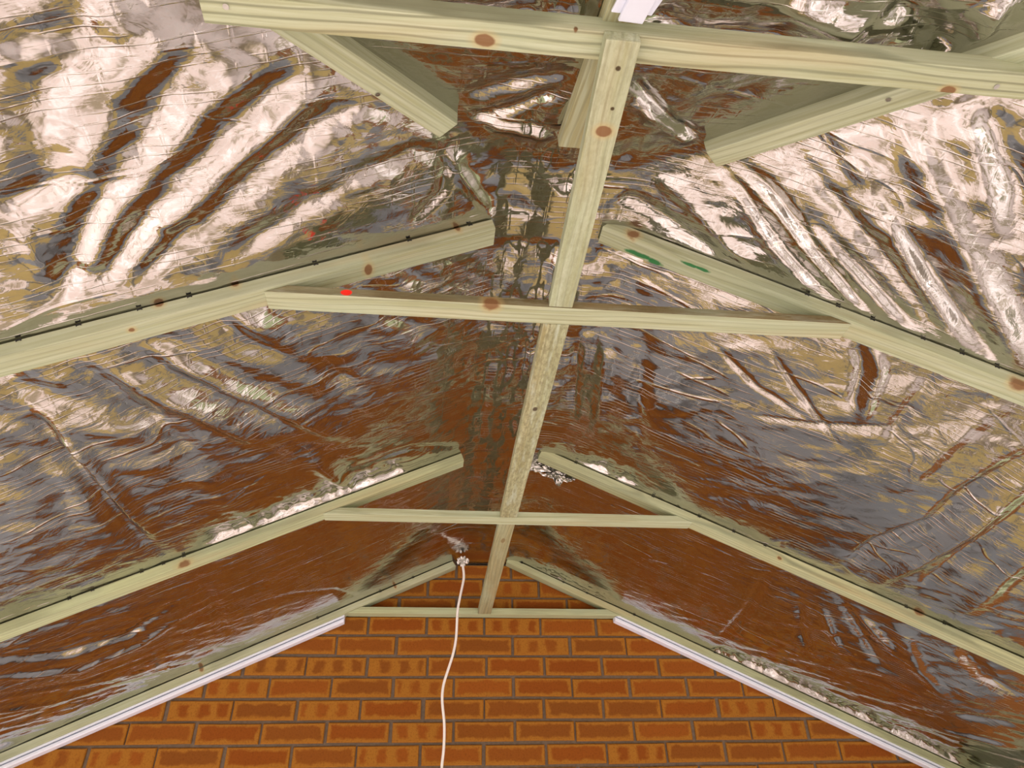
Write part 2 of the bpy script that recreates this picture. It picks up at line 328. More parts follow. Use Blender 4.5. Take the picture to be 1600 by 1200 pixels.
for lo, hi in stuff_boxes:
    hi = (hi[0], min(hi[1], roof_z(max(abs(lo[0]), abs(hi[0])))-0.015))
    if hi[1] <= lo[1]: continue
    i = len(vs)
    vs += [(lo[0], 0, lo[1]), (hi[0], 0, lo[1]), (hi[0], 0, hi[1]), (lo[0], 0, hi[1]), (lo[0], .03, lo[1]), (hi[0], .03, lo[1]), (hi[0], .03, hi[1]), (lo[0], .03, hi[1])]
    fs += [(i, i+1, i+2, i+3), (i, i+4, i+5, i+1), (i+1, i+5, i+6, i+2), (i+2, i+6, i+7, i+3), (i+3, i+7, i+4, i)]
me = bpy.data.meshes.new('lower_brickwork'); me.from_pydata(vs, [], fs)
LOWB = simple('orange_brick_low', (0.20, 0.065, 0.008), 0.9, 14, 0.25, 0.4, 0.003)
tag(link('lower_brickwork', me, LOWB, WALL), None, None, None, 'stuff')


# glazed double doors low in the gable wall, below the picture; the foil mirrors them
GLASS = simple('grey_door_glass', (0.17, 0.18, 0.20), 0.06, 3, 0.25, 0.0, 0.001, 0.0, 0.8)
DARKBAR = simple('anthracite_frame', (0.10, 0.10, 0.105), 0.5, 40, 0.1, 0.05)
BRONZE = simple('bronze_tone', (0.40, 0.29, 0.11), 0.5, 12, 0.3, 0.1)  # unseen lower door panels, added to give the foil bronze reflections
DOOR = tag(empty('door_1', (0, -0.02, 0)), 'dark framed glazed double doors in the brick gable, below the picture', None, None, 'structure')
for i, (lo, hi) in enumerate((((-1.72, -0.035, 0.0), (-1.65, -0.003, 1.50)), ((1.65, -0.035, 0.0), (1.72, -0.003, 1.50)), ((-1.65, -0.035, 1.45), (1.65, -0.003, 1.50)), ((-1.65, -0.035, 0.0), (1.65, -0.003, 0.05)),
                 ((-0.05, -0.037, 0.05), (0.05, -0.003, 1.45)), ((-0.88, -0.034, 0.05), (-0.81, -0.003, 1.45)), ((0.81, -0.034, 0.05), (0.88, -0.003, 1.45)))):
    link('frame_bar', box_mesh('frame_bar', lo, hi), DARKBAR, DOOR)
for x0, x1 in ((-1.65, -0.88), (-0.81, -0.05), (0.05, 0.81), (0.88, 1.65)):
    link('pane', box_mesh('pane', (x0, -0.020, 0.78), (x1, -0.012, 1.45)), GLASS, DOOR)
    link('reflection_panel', box_mesh('reflection_panel', (x0, -0.026, 0.05), (x1, -0.006, 0.78)), BRONZE, DOOR)
# ---------------------------------------------------------------- out-of-frame carriers of the roof: eaves beams and posts
WD_PLAIN = wood('treated_softwood', 3.1)
def beam_box(name, label, cat, lo, hi, group=None):
    lo, hi = Vector(lo), Vector(hi); d = hi-lo
    if d.x >= d.y and d.x >= d.z: c = [(lo.x, lo.y, lo.z), (lo.x, hi.y, lo.z), (lo.x, hi.y, hi.z), (lo.x, lo.y, hi.z), (hi.x, lo.y, lo.z), (hi.x, hi.y, lo.z), (hi.x, hi.y, hi.z), (hi.x, lo.y, hi.z)]; zh = (0, 0, 1)
    elif d.y >= d.z: c = [(lo.x, lo.y, lo.z), (hi.x, lo.y, lo.z), (hi.x, lo.y, hi.z), (lo.x, lo.y, hi.z), (lo.x, hi.y, lo.z), (hi.x, hi.y, lo.z), (hi.x, hi.y, hi.z), (lo.x, hi.y, hi.z)]; zh = (0, 0, 1)
    else: c = [(lo.x, lo.y, lo.z), (hi.x, lo.y, lo.z), (hi.x, hi.y, lo.z), (lo.x, hi.y, lo.z), (lo.x, lo.y, hi.z), (hi.x, lo.y, hi.z), (hi.x, hi.y, hi.z), (lo.x, hi.y, hi.z)]; zh = (1, 0, 0)
    return tag(hexa(name, c, WD_PLAIN, None, 0.004, zhint=zh), label, cat, group)
zb = ZU - M*1.80
beam_box('eaves_beam', 'timber eaves beam along the left open side, out of the picture', 'beam', (-1.85, YFRONT+0.05, zb-0.13), (-1.76, -0.002, zb-0.022))
beam_box('eaves_beam', 'timber eaves beam along the right open side, out of the picture', 'beam', (1.76, YFRONT+0.05, zb-0.13), (1.85, -0.002, zb-0.022))
beam_box('eaves_beam', 'timber eaves beam across the open front, behind the camera', 'beam', (-1.755, YFRONT+0.05, zb-0.13), (1.755, YFRONT+0.14, zb-0.022))
for sx, lab in ((-1, 'left'), (1, 'right')):
    beam_box('corner_post', 'square timber post at the front %s corner, out of the picture' % lab, 'post', (sx*1.805-0.045, YFRONT+0.05, 0.0), (sx*1.805+0.045, YFRONT+0.14, zb-0.131))

# ---------------------------------------------------------------- rafters
def local_marks(o, marks):
    """marks given in the world, returned in the timber's own frame"""
    inv = o.matrix_basis.inverted(); out = []
    for (p, rx, ryz, colr, rg) in marks: q = inv @ Vector(p); out.append((q.x, q.y, q.z, rx, ryz, colr, rg))
    return out
def paint(o, seed, marks=(), **kw):
    o.data.materials.clear(); o.data.materials.append(wood(o.name + '_wood', seed, marks=local_marks(o, marks), **kw))
def rafter(y, side, xt, xb, label, seed, marks=(), **kw):
    def sec(xtop, xbot):
        zt, zbm = ZF-0.0015-M*xtop, ZU-M*xbot
        return [(side*xbot, y, zbm), (side*xbot, y+TH, zbm), (side*xtop, y+TH, zt), (side*xtop, y, zt)]
    a, b = sec(xt, xb), sec(EAVE, EAVE)
    o = hexa('rafter', a+b, None, None)
    tag(o, label, 'rafter', 'rafters under the silver foil'); paint(o, seed, marks, **kw); return o
G = (0.02, 0.17, 0.05)
fy = lambda px, py, y: tuple(at_y(px, py, y))
r2l = rafter(Y2, -1, 0.1366, 0.1300, 'left rafter of the nearest full pair, meeting the red-spotted collar tie', 1.3,
       [(fy(712, 352, Y2), .006, .016, KNOT, .1), (fy(574, 418, Y2+.02), .008, .014, KNOT, .1), (fy(366, 440, Y2), .008, .012, KNOT, .15), (fy(248, 472, Y2), .008, .010, KNOT, .15), (fy(205, 512, Y2+.015), .006, .006, KNOT, .2)])
us = lambda px, py: tuple(on_slope(px, py, 1, ZU))
r2r = rafter(Y2, 1, 0.0966, 0.0748, 'right rafter of the nearest full pair, smeared with green paint near its top end', 2.6,
       [(us(998, 398), .030, .0055, G, .30), (us(1022, 409), .016, .006, G, .35), (us(1078, 414), .020, .004, G, .35), (us(1097, 421), .014, .004, G, .35), (fy(1593, 600, Y2), .014, .012, KNOT, .25), (fy(990, 365, Y2), .012, .010, KNOT, .4)])
r3l = rafter(Y3, -1, 0.1485, 0.1402, 'left rafter of the middle pair, with a bright foil lip along its upper edge', 4.4,
       [(fy(288, 882, Y3), .016, .010, KNOT, .3)], light=(0.496, 0.552, 0.312))
r3r = rafter(Y3, 1, 0.0967, 0.0833, 'right rafter of the middle pair, running down past the torn foil fold', 5.9,
       [(fy(1436, 957, Y3), .014, .008, KNOT, .3), (fy(1218, 872, Y3), .007, .005, KNOT, .2)], light=(0.516, 0.542, 0.312), ring=0.5)
r4l = rafter(Y4, -1, 0.1372, 0.1234, 'left rafter fixed flat against the brick gable above a white trim', 7.2,
       [(fy(617, 915, Y4), .005, .010, KNOT, .2), (fy(315, 1046, Y4), .006, .010, KNOT, .3)])
r4r = rafter(Y4, 1, 0.0903, 0.0818, 'right rafter fixed flat against the brick gable above a white trim', 8.8, light=(0.432, 0.473, 0.268))

# hip rafters run out at 45 degrees in plan from the ridge to the front corners
def hip(side, s0, label, seed, marks=()):
    d = Vector((side, -1, 0)).normalized(); n = Vector((0.7071*side, 0.7071, 0))     # towards the main slope
    base = Vector((0, -1.902, 0)) + n*0.0025; q = M/math.sqrt(2); half = 0.019
    def sec(s, ds):
        p = base + d*s
        out = []
        for off, up in ((half, 0), (-half, 0), (-half, 1), (half, 1)):
            e = p + n*off + d*(ds*up)
            out.append((e.x, e.y, (ZU if not up else ZU+0.030) - q*(s + ds*up)))
        return out
    s1 = EAVE*math.sqrt(2)
    o = hexa('hip_rafter', sec(s0, 0.0)+sec(s1, 0), None, None)
    tag(o, label, 'rafter'); paint(o, seed, marks); return o
hl = hip(-1, 0.315, 'left hip rafter slanting out to the front corner above the nearest tie beam', 11.0, [])
hr = hip(1, 0.285, 'right hip rafter slanting out to the front corner above the nearest tie beam', 12.5, [])
# centre jack rafter of the hip, short plank seen beside the spine board
ya = -2.102; yb = YFRONT
sec = lambda y: [(-0.0495, y, ZU-M*(YHIP-y)), (-0.0070, y, ZU-M*(YHIP-y)), (-0.0070, y, ZF-0.0015-M*(YHIP-y)), (-0.0495, y, ZF-0.0015-M*(YHIP-y))]
jk = hexa('jack_rafter', sec(ya)+sec(yb), None); tag(jk, 'centre jack rafter of the hip end, its sawn end showing beside the nearest spine board', 'rafter'); paint(jk, 13.7, dark=(0.368, 0.345, 0.172))

# ---------------------------------------------------------------- collar ties and the nearest tie beam
def collar(y, zb, h, wd, label, seed, marks=(), **kw):
    def sec(s): 
        xb, xt = s*(ZU-zb)/M, s*(ZU-zb-h)/M
        e = s*0.0015
        return [(xb-e, y, zb), (xb-e, y+wd, zb), (xt-e, y+wd, zb+h), (xt-e, y, zb+h)]
    o = hexa('collar_tie', sec(-1)+sec(1), None)
    front = kw.pop('front', None)
    tag(o, label, 'tie beam', 'collar ties between the rafter pairs'); paint(o, seed, marks, **kw)
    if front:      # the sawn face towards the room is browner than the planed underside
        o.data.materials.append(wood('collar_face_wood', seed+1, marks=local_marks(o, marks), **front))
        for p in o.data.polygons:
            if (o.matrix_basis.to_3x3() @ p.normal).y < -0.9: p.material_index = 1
    return o
c2 = collar(-1.885, 2.381, 0.0170, 0.0453, 'collar tie with a red paint spot, joining the nearest full rafter pair', 21.0,
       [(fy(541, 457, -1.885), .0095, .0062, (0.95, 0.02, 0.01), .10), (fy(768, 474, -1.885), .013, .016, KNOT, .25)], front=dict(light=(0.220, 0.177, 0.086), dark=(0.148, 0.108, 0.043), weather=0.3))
c3 = collar(-0.9775, 2.3787, 0.0198, 0.0470, 'plain pale collar tie joining the middle rafter pair', 22.4, light=(0.496, 0.552, 0.376), ring=0.2)
c4 = collar(-0.05, 2.3729, 0.0246, 0.0475, 'thin collar tie lying against the brick gable', 23.9, light=(0.460, 0.512, 0.301), ring=0.2)
ZB1 = 2.381
fb = [at_z(x, y, ZB1) for x, y in ((1050, 59), (1360, 95), (1600, 112))]; YB1 = sum(p[1] for p in fb)/3
bb = [at_z(x, y, ZB1) for x, y in ((560, 52), (1050, 107), (1450, 147))]; YB1B = sum(p[1] for p in bb)/3
HB1 = sum(at_y(x, y, YB1)[2] for x, y in ((1050, 36), (1360, 70), (1600, 92)))/3 - ZB1
xl = at_z(313, 12, ZB1)[0]; xr = -xl + 0.03
print('tie beam', YB1, YB1B, HB1, xl)
tb = hexa('tie_beam', [(xl, YB1, ZB1), (xl, YB1B, ZB1), (xl, YB1B, ZB1+HB1), (xl, YB1, ZB1+HB1), (xr, YB1, ZB1), (xr, YB1B, ZB1), (xr, YB1B, ZB1+HB1), (xr, YB1, ZB1+HB1)], None)
tag(tb, 'nearest tie beam, square and knotty, spanning the two hip rafters at the top of the picture', 'tie beam')
paint(tb, 31.0, [(tuple(at_z(757, 63, ZB1)), .012, .0075, KNOT, .12), (tuple(at_z(1481, 142, ZB1)), .010, .006, KNOT, .12), (tuple(at_z(902, 36, ZB1)), .004, .010, (0.16, 0.08, 0.03), .2)], ring=0.75, light=(0.496, 0.542, 0.376))

def screw(parent, p, axis, r=0.0036):
    bm = bmesh.new()
    bmesh.ops.create_cone(bm, cap_ends=True, segments=10, radius1=r, radius2=r*0.6, depth=0.002)
    bmesh.ops.create_cone(bm, cap_ends=True, segments=4, radius1=r*0.35, radius2=r*0.35, depth=0.0024)
    me = bpy.data.meshes.new('screw'); bm.to_mesh(me); bm.free(); me.materials.append(STEEL)
    o = bpy.data.objects.new('screw', me); COL.objects.link(o); o.parent = parent
    mw = Vector(axis).to_track_quat('Z', 'Y').to_matrix().to_4x4(); mw.translation = Vector(p)
    o.matrix_parent_inverse = parent.matrix_basis.inverted(); o.matrix_basis = mw; return o
screw(tb, at_z(353, 10, ZB1-0.0004), (0, 0, 1)); screw(tb, at_z(1557, 135, ZB1-0.0004), (0, 0, 1))
def hip_under(px, py, side):
    d = ray(px, py); q = M/2       # underside plane of the hip: z = ZU - M/2*(side*x + (-1.902 - y))
    t = (ZU - q*(side*CAM[0] - 1.902 - CAM[1]) - CAM[2])/(d[2] + q*(side*d[0]-d[1])); return CAM + d*t
for px, py, s, par in ((590, 147, -1, hl), (1388, 155, 1, hr)):
    p = hip_under(px, py, s); screw(par, (p[0], p[1], p[2]-0.0004), (s*0.3, -0.3, 1))

# ---------------------------------------------------------------- spine boards, end to end under the ridge
def spine(y0, y1, x0a, x0b, x1a, x1b, z0, z1, t, label, seed, marks=(), **kw):
    c = [(x0a, y0, z0), (x0b, y0, z0), (x0b, y0, z0+t), (x0a, y0, z0+t), (x1a, y1, z1), (x1b, y1, z1), (x1b, y1, z1+t), (x1a, y1, z1+t)]
    o = hexa('spine_board', c, None); tag(o, label, 'board', 'spine boards under the ridge'); paint(o, seed, marks, **kw); return o
TA = 0.020
za = ZB1 - TA - 0.0005
ea, eb = at_z(948, 57, za), at_z(1001, 71, za); ya0 = (ea[1]+eb[1])/2
fa, fb2 = at_z(857, 482, 2.381), at_z(893, 486, 2.381)
print('A', ea, eb, fa, fb2)
sa = spine(ya0, -1.887, ea[0], eb[0], fa[0], fb2[0], za, 2.3808, TA, 'nearest spine board, weathered, its rough end lapped under the tie beam', 41.0,
      [(tuple(at_z(943, 205, 2.366)), .0085, .0105, KNOT, .08), (tuple(at_z(966, 106, 2.363)), .003, .003, (.05, .03, .01), .3), (tuple(at_z(957, 171, 2.363)), .0025, .0025, (.05, .03, .01), .3)], weather=0.25)
sb = spine(-1.8385, -0.979, -0.0415, 0.0055, -0.0365, 0.0112, 2.3812, 2.3789, 0.022, 'middle spine board, mottled with green algae stains', 42.7,
      [(tuple(at_z(836, 640, 2.380)), .008, .005, (.07, .05, .03), .3), (tuple(at_z(820, 560, 2.380)), .02, .004, (.12, .10, .05), .3)], weather=0.7, light=(0.442, 0.453, 0.279), dark=(0.294, 0.286, 0.140))
sc = spine(-0.929, -0.051, -0.0365, 0.0110, -0.0340, 0.0165, 2.3790, 2.3733, 0.022, 'farthest spine board, ending against the brick gable collar', 43.9, [(tuple(at_z(786, 845, 2.378)), .02, .006, (.22, .17, .08), .3)], light=(0.386, 0.374, 0.215), dark=(0.276, 0.256, 0.128), weather=0.15)

# ---------------------------------------------------------------- white plastic trims
def wall_trim(side, xa, label):
    prof = [(0.0, -0.0005), (-0.036, -0.0005), (-0.036, -0.0075), (-0.022, -0.0078), (-0.022, -0.0122), (-0.036, -0.0125), (-0.036, -0.021), (-0.032, -0.024), (0.0, -0.024)]
    bm = bmesh.new(); rings = []
    for x in (xa, 1.75):
        rings.append([bm.verts.new((side*x, -0.004+y, ZU - M*x + z*1.08)) for y, z in prof])
    n = len(prof)
    for i in range(n): bm.faces.new((rings[0][i], rings[0][(i+1) % n], rings[1][(i+1) % n], rings[1][i]))
    bm.faces.new(rings[0]); bm.faces.new(list(reversed(rings[1])))
    bmesh.ops.recalc_face_normals(bm, faces=bm.faces)
    me = bpy.data.meshes.new('trim_strip'); bm.to_mesh(me); bm.free()
    tag(link('trim_strip', me, PVC), label, 'trim')
wall_trim(-1, 0.545, 'white grooved plastic trim sloping down the brick gable on the left')
wall_trim(1, 0.515, 'white grooved plastic trim sloping down the brick gable on the right')
def at_fall(px, py, z0):       # a plane falling towards the front with the hip, z0 at the tie beam
    d = ray(px, py); t = (z0 - M*(YB1-CAM[1]) - CAM[2])/(d[2]-M*d[1]); return Vector(CAM + d*t)
zt = ZB1 + 0.006
def loose_trim(px, z, t, length, label):
    a, b, c, d = (at_fall(*p, z) for p in px)
    u = ((c-a).normalized() + (d-b).normalized()).normalized()
    y = YB1-0.0008
    if a.y > y: a = a + u*((y-a.y)/u.y)
    if b.y > y: b = b + u*((y-b.y)/u.y)
    up = Vector((0, 0, t))
    return tag(hexa('loose_trim', [a, b, b+up, a+up, a+u*length, b+u*length, b+u*length+up, a+u*length+up], PVC, None, 0.0008), label, 'trim')
loose_trim([(966, 33), (1004, 38), (980, 0), (1028, 0)], zt, 0.0058, 0.5, 'widest white plastic trim poking in at the top edge, over the nearest tie beam')
loose_trim([(955, 19), (972, 21), (963, 0), (985, 0)], zt+0.0062, 0.004, 0.5, 'narrow white plastic trim left of and above the widest one at the top edge')
loose_trim([(1005, 23), (1018, 25), (1019, 0), (1038, 0)], zt+0.0062, 0.004, 0.5, 'narrow white plastic trim right of and above the widest one at the top edge')

# ---------------------------------------------------------------- white cable hanging from the ridge foil
cpx = [(722, 874), (723, 884), (726, 899), (723, 913), (719, 932), (715, 950), (714, 970), (713.5, 992), (710, 1017), (700, 1047), (692, 1070), (690, 1095), (694, 1122), (694.5, 1140), (694, 1162), (692, 1185), (689, 1200)]
cu = bpy.data.curves.new('hanging_cable', 'CURVE'); cu.dimensions = '3D'; cu.bevel_depth = 0.0047; cu.bevel_resolution = 4; cu.resolution_u = 5; cu.use_fill_caps = True
pts = [at_y(x, y, -0.10) for x, y in cpx]
pts += [pts[-1]+np.array([0.0, 0, -0.5]), pts[-1]+np.array([0.02, 0.0, -1.2])]; pts.append(np.array([pts[-1][0]+0.01, -0.10, 0.006]))
sp = cu.splines.new('NURBS'); sp.points.add(len(pts)-1); sp.order_u = 4; sp.use_endpoint_u = True
for q, p in zip(sp.points, pts): q.co = (*p, 1)
cu.materials.append(CABLE)
tmp = bpy.data.objects.new('cable_curve', cu); cme = bpy.data.meshes.new_from_object(tmp); cme.name = 'hanging_cable'; bpy.data.objects.remove(tmp); bpy.data.curves.remove(cu)
for p in cme.polygons: p.use_smooth = True
co = bpy.data.objects.new('hanging_cable', cme); COL.objects.link(co)
tag(co, 'thin white electric cable hanging from the ridge down the brick gable', 'cable')

# ---------------------------------------------------------------- the foil membrane
GS = 0.0065
xs = np.arange(-EAVE-0.03, EAVE+0.031, GS); ysg = np.arange(YFRONT-0.03, 0.05, GS)
ysg = np.unique(np.concatenate([ysg] + [yk - np.arange(0.0, 0.030, 0.0022) for yk in (Y2, Y3, Y4)]))
ysg = ysg[np.concatenate(([True], np.diff(ysg) > 0.0008))]
X, Y = np.meshgrid(xs, ysg)              # rows: y
def smin(a, b, k):
    h = np.clip(0.5+0.5*(b-a)/k, 0, 1); return b*(1-h)+a*h-k*h*(1-h)
def vnoise(x, y, seed):
    r = np.random.default_rng(seed); T = r.random((64, 64))*2-1
    xi = np.floor(x).astype(int); yi = np.floor(y).astype(int); fx, fy2 = x-xi, y-yi
    fx = fx*fx*fx*(fx*(fx*6-15)+10); fy2 = fy2*fy2*fy2*(fy2*(fy2*6-15)+10)
    g = lambda a, b: T[a % 64, b % 64]
    return (g(xi, yi)*(1-fx)+g(xi+1, yi)*fx)*(1-fy2)+(g(xi, yi+1)*(1-fx)+g(xi+1, yi+1)*fx)*fy2
def fbm(x, y, seed, o=3):
    return sum(vnoise(x*2**i+17*i, y*2**i+5*i, seed+i)/2**i for i in range(o))
def aniso(angle, along, across, seed, o=2):
    c, s = math.cos(angle), math.sin(angle); return fbm((X*c+Y*s)/along, (-X*s+Y*c)/across, seed, o)
main = np.abs(X) < (YHIP - Y)            # points on the hip plane
base_main = ZF - M*np.abs(X); base_hip = ZF - M*np.maximum(YHIP-Y, -5)
Z = smin(smin(base_main, base_hip, 0.02), np.full_like(X, ZRIDGE), 0.016)
D = np.zeros_like(X)
def fold(side, pts, amp, wid, hipside=False, taper=0.7):
    """a crease through the given picture points, laid on the slope it belongs to; amp > 0 stands up, < 0 hangs"""
    P = [on_hip(*p)[:2] if hipside else on_slope(*p, side)[:2] for p in pts]
    best = np.full(X.shape, 9.0); par = np.zeros(X.shape); total = sum(np.hypot(*(P[i+1]-P[i])) for i in range(len(P)-1)); acc = 0
    lo = np.min(P, axis=0)-4*wid; hi = np.max(P, axis=0)+4*wid
    ix = np.where((xs > lo[0]) & (xs < hi[0]))[0]; iy = np.where((ysg > lo[1]) & (ysg < hi[1]))[0]
    if not len(ix) or not len(iy): return
    sl = np.s_[iy[0]:iy[-1]+1, ix[0]:ix[-1]+1]; x, y = X[sl], Y[sl]; b = best[sl]; pr = par[sl]
    for i in range(len(P)-1):
        a, d = P[i], P[i+1]-P[i]; l = np.hypot(*d); t = np.clip(((x-a[0])*d[0]+(y-a[1])*d[1])/l**2, 0, 1)
        q = np.hypot(x-a[0]-t*d[0], y-a[1]-t*d[1]); m = q < b; b = np.where(m, q, b); pr = np.where(m, (acc+t*l)/total, pr); acc += l
    env = np.clip(np.minimum(pr, 1-pr)/max(1e-3, 0.5*taper)*1.2, 0, 1); env = env*env*(3-2*env)
    D[sl] += amp*np.exp(-(b/wid)**2)*(0.25+0.75*env)
# --- upper left bay: broad diagonal folds sweeping down towards the left
for pts_, a, wd in [
  ([(360, 70), (277, 101), (247, 157), (210, 240), (161, 292), (101, 412), (80, 500)], .0100, .025),
  ([(480, 100), (405, 157), (337, 225), (262, 300), (202, 364), (161, 431)], .0110, .027),
  ([(560, 150), (469, 210), (394, 277), (319, 349), (255, 405)], .0110, .027),
  ([(139, 10), (124, 86), (75, 131), (56, 187), (71, 240), (60, 330)], .0100, .025),
  ([(660, 235), (560, 270), (460, 335), (360, 400)], .0085, .020),
  ([(-10, 325), (70, 300), (150, 275)], .010, .018), ([(150, 300), (120, 400), (95, 460)], .008, .018), ([(230, 330), (190, 400), (150, 450)], .008, .016), ([(300, 340), (250, 400), (220, 440)], .007, .014),
  ([(700, 215), (690, 300), (640, 350)], .006, .012), ([(690, 225), (740, 300), (765, 335)], -.006, .010),
  ([(0, 80), (60, 60), (130, 0)], .006, .02), ([(30, 350), (60, 410), (90, 460)], -.005, .008),
  ([(300, 60), (200, 130), (160, 210), (120, 330)], -.006, .020), ([(420, 100), (330, 170), (270, 240), (190, 330), (140, 420)], -.006, .020),
  ([(520, 130), (430, 210), (350, 280), (280, 350), (215, 420)], -.006, .018)]: fold(-1, pts_, a*0.86, wd*0.92, False, 0.4)
# --- upper right bay: straight fan of folds pulled tight to the staples
for pts_, a, wd in [
  ([(1120, 255), (1158, 300), (1232, 396), (1312, 480)], .0065, .011), ([(1150, 258), (1206, 300), (1272, 387), (1368, 500)], .0050, .010),
  ([(1170, 262), (1215, 309), (1320, 400), (1444, 526)], .0080, .014), ([(1330, 250), (1434, 396), (1490, 475), (1562, 572)], .0090, .016),
  ([(1300, 199), (1375, 319), (1442, 450), (1500, 545)], -.0085, .016), ([(1397, 176), (1469, 319), (1532, 450), (1600, 580)], -.010, .020),
  ([(1536, 161), (1570, 244), (1620, 340)], .009, .022), ([(1500, 150), (1540, 300), (1610, 450)], -.006, .018), ([(1574, 300), (1590, 450), (1640, 560)], .010, .024),
  ([(1140, 280), (1200, 380), (1280, 470)], -.005, .009), ([(1190, 300), (1250, 380), (1345, 490)], -.0055, .009), ([(1210, 290), (1300, 390), (1400, 500)], -.0055, .010),
  ([(1240, 240), (1330, 340), (1440, 470), (1480, 535)], .006, .013), ([(1000, 130), (1050, 180), (1110, 235)], .006, .010),
  ([(960, 290), (1050, 350), (1130, 410)], .007, .016), ([(990, 250), (1060, 300), (1140, 390), (1200, 430)], -.007, .016)]: fold(1, pts_, a*1.3, wd, False, 0.45)
# --- middle left bay: long folds falling from the rafter towards the ridge
for pts_, a, wd in [
  ([(190, 520), (319, 581), (431, 630), (551, 686)], -.0075, .016), ([(350, 480), (450, 532), (525, 577)], -.0080, .018),
  ([(120, 555), (225, 600), (319, 637), (430, 700)], -.0070, .015), ([(187, 535), (262, 577), (356, 619), (450, 660)], .0070, .014),
  ([(95, 555), (150, 596), (230, 650), (330, 720)], .0070, .016), ([(0, 585), (60, 650), (92, 700), (146, 762), (200, 825), (250, 866)], .011, .014),
  ([(20, 600), (110, 690), (180, 760), (235, 830)], -.008, .012), ([(400, 480), (480, 540), (560, 620)], .006, .018), ([(0, 640), (80, 740), (120, 840)], .006, .022),
  ([(480, 700), (520, 740), (570, 790)], -.008, .016), ([(560, 730), (640, 700), (715, 700)], .004, .012),
  ([(300, 700), (360, 790), (420, 800)], -.004, .020)]: fold(-1, pts_, a*1.9, wd*1.35)
# --- middle right bay
for pts_, a, wd in [
  ([(1360, 535), (1373, 580), (1357, 615), (1341, 660)], -.009, .013), ([(1340, 530), (1350, 580), (1330, 640)], .007, .013),
  ([(1640, 690), (1521, 762), (1458, 812), (1375, 846), (1312, 890)], .014, .017), ([(1620, 740), (1540, 800), (1470, 850), (1360, 915)], -.012, .018),
  ([(1600, 790), (1510, 860), (1430, 925)], .010, .020), ([(1640, 830), (1560, 900), (1500, 960)], -.010, .022),
  ([(905, 500), (900, 580), (895, 660)], .005, .012), ([(950, 520), (940, 600), (930, 690)], -.005, .014), ([(1010, 510), (1000, 620), (1000, 720)], .004, .018),
  ([(1120, 540), (1180, 600), (1260, 650)], .004, .006), ([(1150, 640), (1280, 660), (1420, 668)], .0035, .005), ([(1200, 540), (1240, 600), (1310, 690)], .004, .006),
  ([(1480, 560), (1420, 640), (1380, 700)], .006, .014), ([(1560, 640), (1480, 690), (1400, 760)], -.006, .016)]: fold(1, pts_, a*1.25, wd)
# --- bays against the wall
for pts_, a, wd in [
  ([(1250, 930), (1252, 980), (1262, 1020)], .006, .012), ([(1283, 945), (1295, 980), (1310, 1012)], -.006, .012), ([(1208, 885), (1167, 950), (1122, 1002)], .006, .013),
  ([(1312, 930), (1345, 985), (1380, 1040)], .007, .016), ([(1400, 970), (1430, 1040), (1480, 1090)], -.007, .022), ([(1500, 1010), (1540, 1060), (1600, 1090)], .008, .022),
  ([(1480, 1110), (1600, 1130)], .006, .020), ([(1440, 1130), (1600, 1165)], -.006, .018), ([(1330, 950), (1400, 1020)], -.006, .014)]: fold(1, pts_, a*1.7, wd*1.15)
for pts_, a, wd in [
  ([(-20, 1030), (100, 1020), (200, 990), (270, 940)], .007, .018), ([(-20, 1058), (125, 1042), (225, 1000), (300, 950)], -.006, .016), ([(-20, 1085), (130, 1062), (240, 1020)], .005, .016),
  ([(-20, 1110), (80, 1095), (160, 1075)], -.005, .014), ([(310, 900), (345, 960), (355, 1000)], .004, .014), ([(420, 930), (520, 920), (560, 935)], .003, .012)]: fold(-1, pts_, a*1.5, wd)
# --- hip end
for pts_, a, wd in [
  ([(720, 190), (800, 170), (880, 140)], .006, .012), ([(715, 200), (800, 200), (870, 215)], -.007, .012), ([(720, 150), (800, 130), (900, 110)], .005, .016), ([(1000, 170), (1060, 210), (1100, 235)], -.008, .012),
  ([(980, 120), (1050, 190), (1095, 215)], .008, .010), ([(1000, 20), (1100, 60), (1250, 60)], .010, .02), ([(1230, 0), (1290, 40), (1340, 60)], -.010, .02), ([(1400, 0), (1460, 50), (1500, 90)], .011, .02), ([(1560, 0), (1530, 50), (1500, 85)], -.010, .016),
  ([(660, 20), (760, 30), (860, 12)], .008, .02)]: fold(1, pts_, a*1.8, wd, True, 0.4)
# --- general slackness, calmer next to the wall where the film is stretched flat
rdg = lambda s, a, b: 1-2*np.abs(fbm(X/a, Y/b, s, 2))
near = np.clip((-Y-0.55)/1.2, 0, 1); calm = 0.20+0.80*near; side = np.clip((np.abs(X)-0.45)/0.6, 0, 1)
calm = np.maximum(calm, 0.85*side)
D += calm*(0.0030*aniso(0.9, 0.30, 0.10, 5)*(X < 0) + 0.0030*aniso(-0.75, 0.30, 0.09, 9)*(X >= 0))
D += calm*(0.0022*aniso(0.7, 0.13, 0.045, 21)*(X < 0) + 0.0022*aniso(-0.6, 0.13, 0.045, 25)*(X >= 0))
D += calm*calm*(0.0008*rdg(61, 0.07, 0.05) + 0.0003*fbm(X/0.028, Y/0.022, 65, 2))
D += 0.0012*fbm(X/0.5, Y/0.5, 33, 2)
crum = np.exp(-(X/0.13)**2)*np.clip((-Y-0.6)/0.9, 0.10, 1)
D += crum*(0.0034*rdg(41, 0.040, 0.16) + 0.0022*fbm(X/0.025, Y/0.07, 45, 2))
